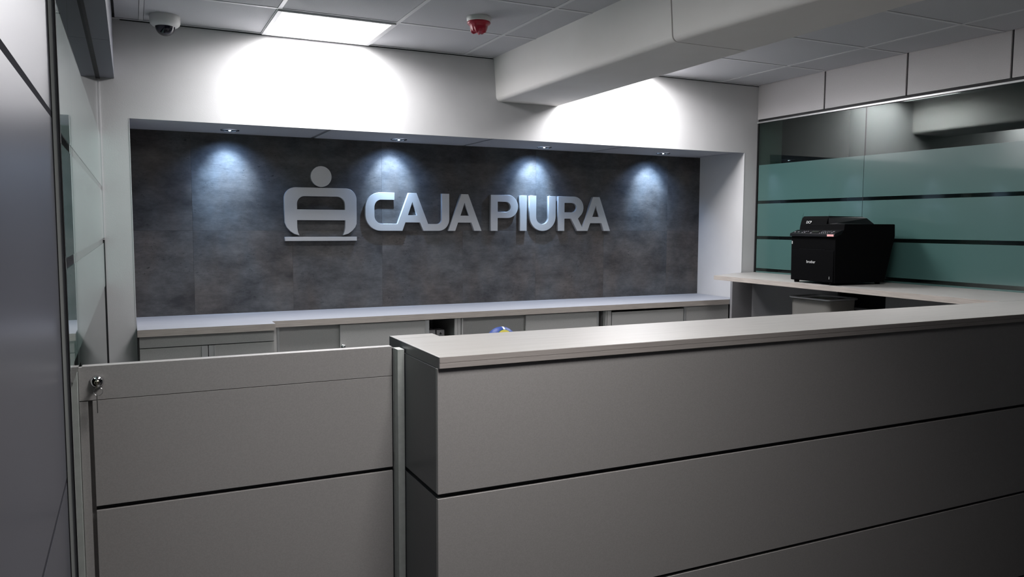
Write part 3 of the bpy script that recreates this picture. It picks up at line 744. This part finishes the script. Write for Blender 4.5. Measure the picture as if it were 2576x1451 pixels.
bm = bmesh.new(); add_box(bm, -0.0135, -0.0118, 0.004, 0.056, 0.2885, 0.3005); st_ = obj('sticker', bm, M_PINK, pr); st_['label'] = 'pink sticker'
TXT = Matrix(((0, 0, -1, 0), (-1, 0, 0, 0), (0, 1, 0, 0), (0, 0, 0, 1)))
o = text_part('model_lettering', 'DCP', 0.023, M_LOGO, adf, Matrix.Translation((0.0665, 0.300, 0.372)) @ Matrix.Rotation(math.radians(15), 4, 'Y') @ TXT, bold=0.0)
o = text_part('maker_lettering', 'brother', 0.024, M_LOGO, tr, Matrix.Translation((-0.0022, 0.195, 0.132)) @ TXT, bold=0.0)
for px_, py_ in ((0.012, 0.035), (0.012, 0.335), (0.36, 0.035), (0.36, 0.335)):
    obj('foot', lathe([(0.014, 0.0), (0.016, 0.014)], 20, center=(px_+0.006, py_, 0)), M_BLACKPL, pr)

# ------------------------------------------------------------------ bin under the desk
bn = thing('waste_bin', 'tall translucent grey bin with a chrome rim under the side desk', 'bin', (4.03, -0.87, 0))
def rrect(hx, hy, r, n=6):
    out = []
    for cx, cy, a0 in ((hx-r, hy-r, 0), (-hx+r, hy-r, 90), (-hx+r, -hy+r, 180), (hx-r, -hy+r, 270)):
        out += [(cx+r*math.cos(math.radians(a0+90*i/n)), cy+r*math.sin(math.radians(a0+90*i/n))) for i in range(n+1)]
    return out
bm = bmesh.new(); rings = []
for z, k in ((0.0, 0.80), (0.02, 0.82), (1.052, 0.965), (1.052, 0.95), (0.03, 0.80)):
    rings.append([bm.verts.new((x*k, y*k, z)) for x, y in rrect(0.135, 0.165, 0.04)])
for a, b in zip(rings, rings[1:]):
    for i in range(len(a)): bm.faces.new((a[i], a[(i+1) % len(a)], b[(i+1) % len(a)], b[i]))
bm.faces.new(rings[0]); bm.faces.new(rings[-1])
obj('tub', bm, M_BIN, bn, smooth=True)
obj('rim', tube([(x, y, 1.062) for x, y in rrect(0.137, 0.167, 0.035)], 0.0065, 8, closed=True), M_RIM, bn, smooth=True)

# ------------------------------------------------------------------ ball behind the counter, on a low cupboard
lc = thing('storage_cupboard', 'low grey cupboard behind the reception counter carrying the ball', 'cupboard', (1.40, -1.50, 0))
bm = bmesh.new(); add_box(bm, -0.30, 0.30, -0.20, 0.22, 0.04, 0.945, bev=0.002); obj('carcass', bm, M_LAMIN, lc)
for s in (-1, 1):
    bm = bmesh.new(); add_box(bm, min(0.003*s, 0.297*s), max(0.003*s, 0.297*s), 0.221, 0.237, 0.06, 0.925, bev=0.001); dd = obj('door', bm, M_LAMIN, lc)
    bm = bmesh.new(); add_box(bm, 0.03*s-0.005, 0.03*s+0.005, 0.237, 0.25, 0.70, 0.82, bev=0.001); obj('handle', bm, M_ALU, dd)
bm = bmesh.new(); add_box(bm, -0.28, 0.28, -0.18, 0.20, 0.0, 0.04); obj('plinth', bm, M_GASKET, lc)

R_B = 0.0695
M_BALL = new_mat('printed_ball', (0.01, 0.04, 0.25), 0.5, spec=0.3)
def ball_mat(mt):
    nt = mt.node_tree; L = nt.links.new; b = nt.nodes['Principled BSDF']
    tc = nd(mt, 'ShaderNodeTexCoord')
    ax = Vector((-0.11, -0.825, 0.55)).normalized()
    nrm = nd(mt, 'ShaderNodeVectorMath', operation='NORMALIZE'); L(tc.outputs['Object'], nrm.inputs[0])
    dt = nd(mt, 'ShaderNodeVectorMath', operation='DOT_PRODUCT'); L(nrm.outputs[0], dt.inputs[0]); dt.inputs[1].default_value = ax
    cr = nd(mt, 'ShaderNodeValToRGB'); cr.color_ramp.interpolation = 'CONSTANT'; e = cr.color_ramp.elements
    e[0].position = 0.0; e[0].color = (0.008, 0.045, 0.26, 1)
    e[1].position = 0.875; e[1].color = (0.02, 0.10, 0.03, 1)
    for p, c in ((0.895, (0.50, 0.42, 0.06, 1)), (0.985, (0.8, 0.8, 0.75, 1))):
        q = e.new(p); q.color = c
    L(dt.outputs['Value'], cr.inputs['Fac'])
    # white gore line
    sd = Vector((-0.98, 0.17, 0.06)).normalized()
    d2 = nd(mt, 'ShaderNodeVectorMath', operation='DOT_PRODUCT'); L(nrm.outputs[0], d2.inputs[0]); d2.inputs[1].default_value = sd
    a1 = nd(mt, 'ShaderNodeMath', operation='ABSOLUTE'); L(d2.outputs['Value'], a1.inputs[0])
    l1 = nd(mt, 'ShaderNodeMath', operation='LESS_THAN'); L(a1.outputs[0], l1.inputs[0]); l1.inputs[1].default_value = 0.06
    l2 = nd(mt, 'ShaderNodeMath', operation='LESS_THAN'); L(dt.outputs['Value'], l2.inputs[0]); l2.inputs[1].default_value = 0.87
    mu = nd(mt, 'ShaderNodeMath', operation='MULTIPLY'); L(l1.outputs[0], mu.inputs[0]); L(l2.outputs[0], mu.inputs[1])
    mx = nd(mt, 'ShaderNodeMix', data_type='RGBA'); L(mu.outputs[0], mx.inputs['Factor']); L(cr.outputs['Color'], mx.inputs[6]); mx.inputs[7].default_value = (0.8, 0.82, 0.85, 1)
    L(mx.outputs[2], b.inputs['Base Color'])
ball_mat(M_BALL)
bm = bmesh.new(); bmesh.ops.create_uvsphere(bm, u_segments=40, v_segments=24, radius=R_B)
ball = tag(obj('ball', bm, M_BALL, smooth=True, loc=(1.425, -1.50, 0.945+R_B)), 'blue ball with white, green and yellow print just showing over the counter', 'ball')

# ------------------------------------------------------------------ dome camera
dc = thing('dome_camera', 'white dome security camera with a smoked bubble on the ceiling, left corner', 'camera', (0.176, -0.160, CH))
obj('housing', lathe([(0.070, 0.0), (0.072, -0.004), (0.072, -0.034), (0.069, -0.043), (0.060, -0.052), (0.047, -0.055)], 48, cap=False), M_WHITEPL, dc, smooth=True)
obj('dome', lathe([(0.047, -0.053)]+[(0.046*math.cos(math.radians(a)), -0.056-0.044*math.sin(math.radians(a))) for a in range(0, 91, 9)], 40, cap=False), M_SMOKED, dc, smooth=True)
# ------------------------------------------------------------------ detector with red dust cover
sd = thing('smoke_detector', 'ceiling smoke detector wearing a crumpled red plastic dust cover', 'detector', (1.600, -0.845, CH))
obj('base', lathe([(0.062, 0.0), (0.063, -0.004), (0.061, -0.020), (0.058, -0.024), (0.0, -0.024)], 40, cap=False), M_WHITEPL, sd, smooth=True)
bm = lathe([(0.058, -0.0242), (0.0595, -0.030), (0.055, -0.036), (0.046, -0.040), (0.043, -0.050), (0.040, -0.062), (0.036, -0.072), (0.026, -0.076), (0.0, -0.074)], 48, cap=False)
rr = random.Random(3)
for v_ in bm.verts:
    if v_.co.z < -0.045:
        a_ = math.atan2(v_.co.y, v_.co.x); k = 1+0.05*math.sin(5*a_+v_.co.z*90)+0.035*math.sin(11*a_+2)
        v_.co.x *= k; v_.co.y *= k; v_.co.z += 0.004*math.sin(4*a_+1)+0.003*math.sin(9*a_)
obj('dust_cover', bm, M_RED, sd, smooth=True)
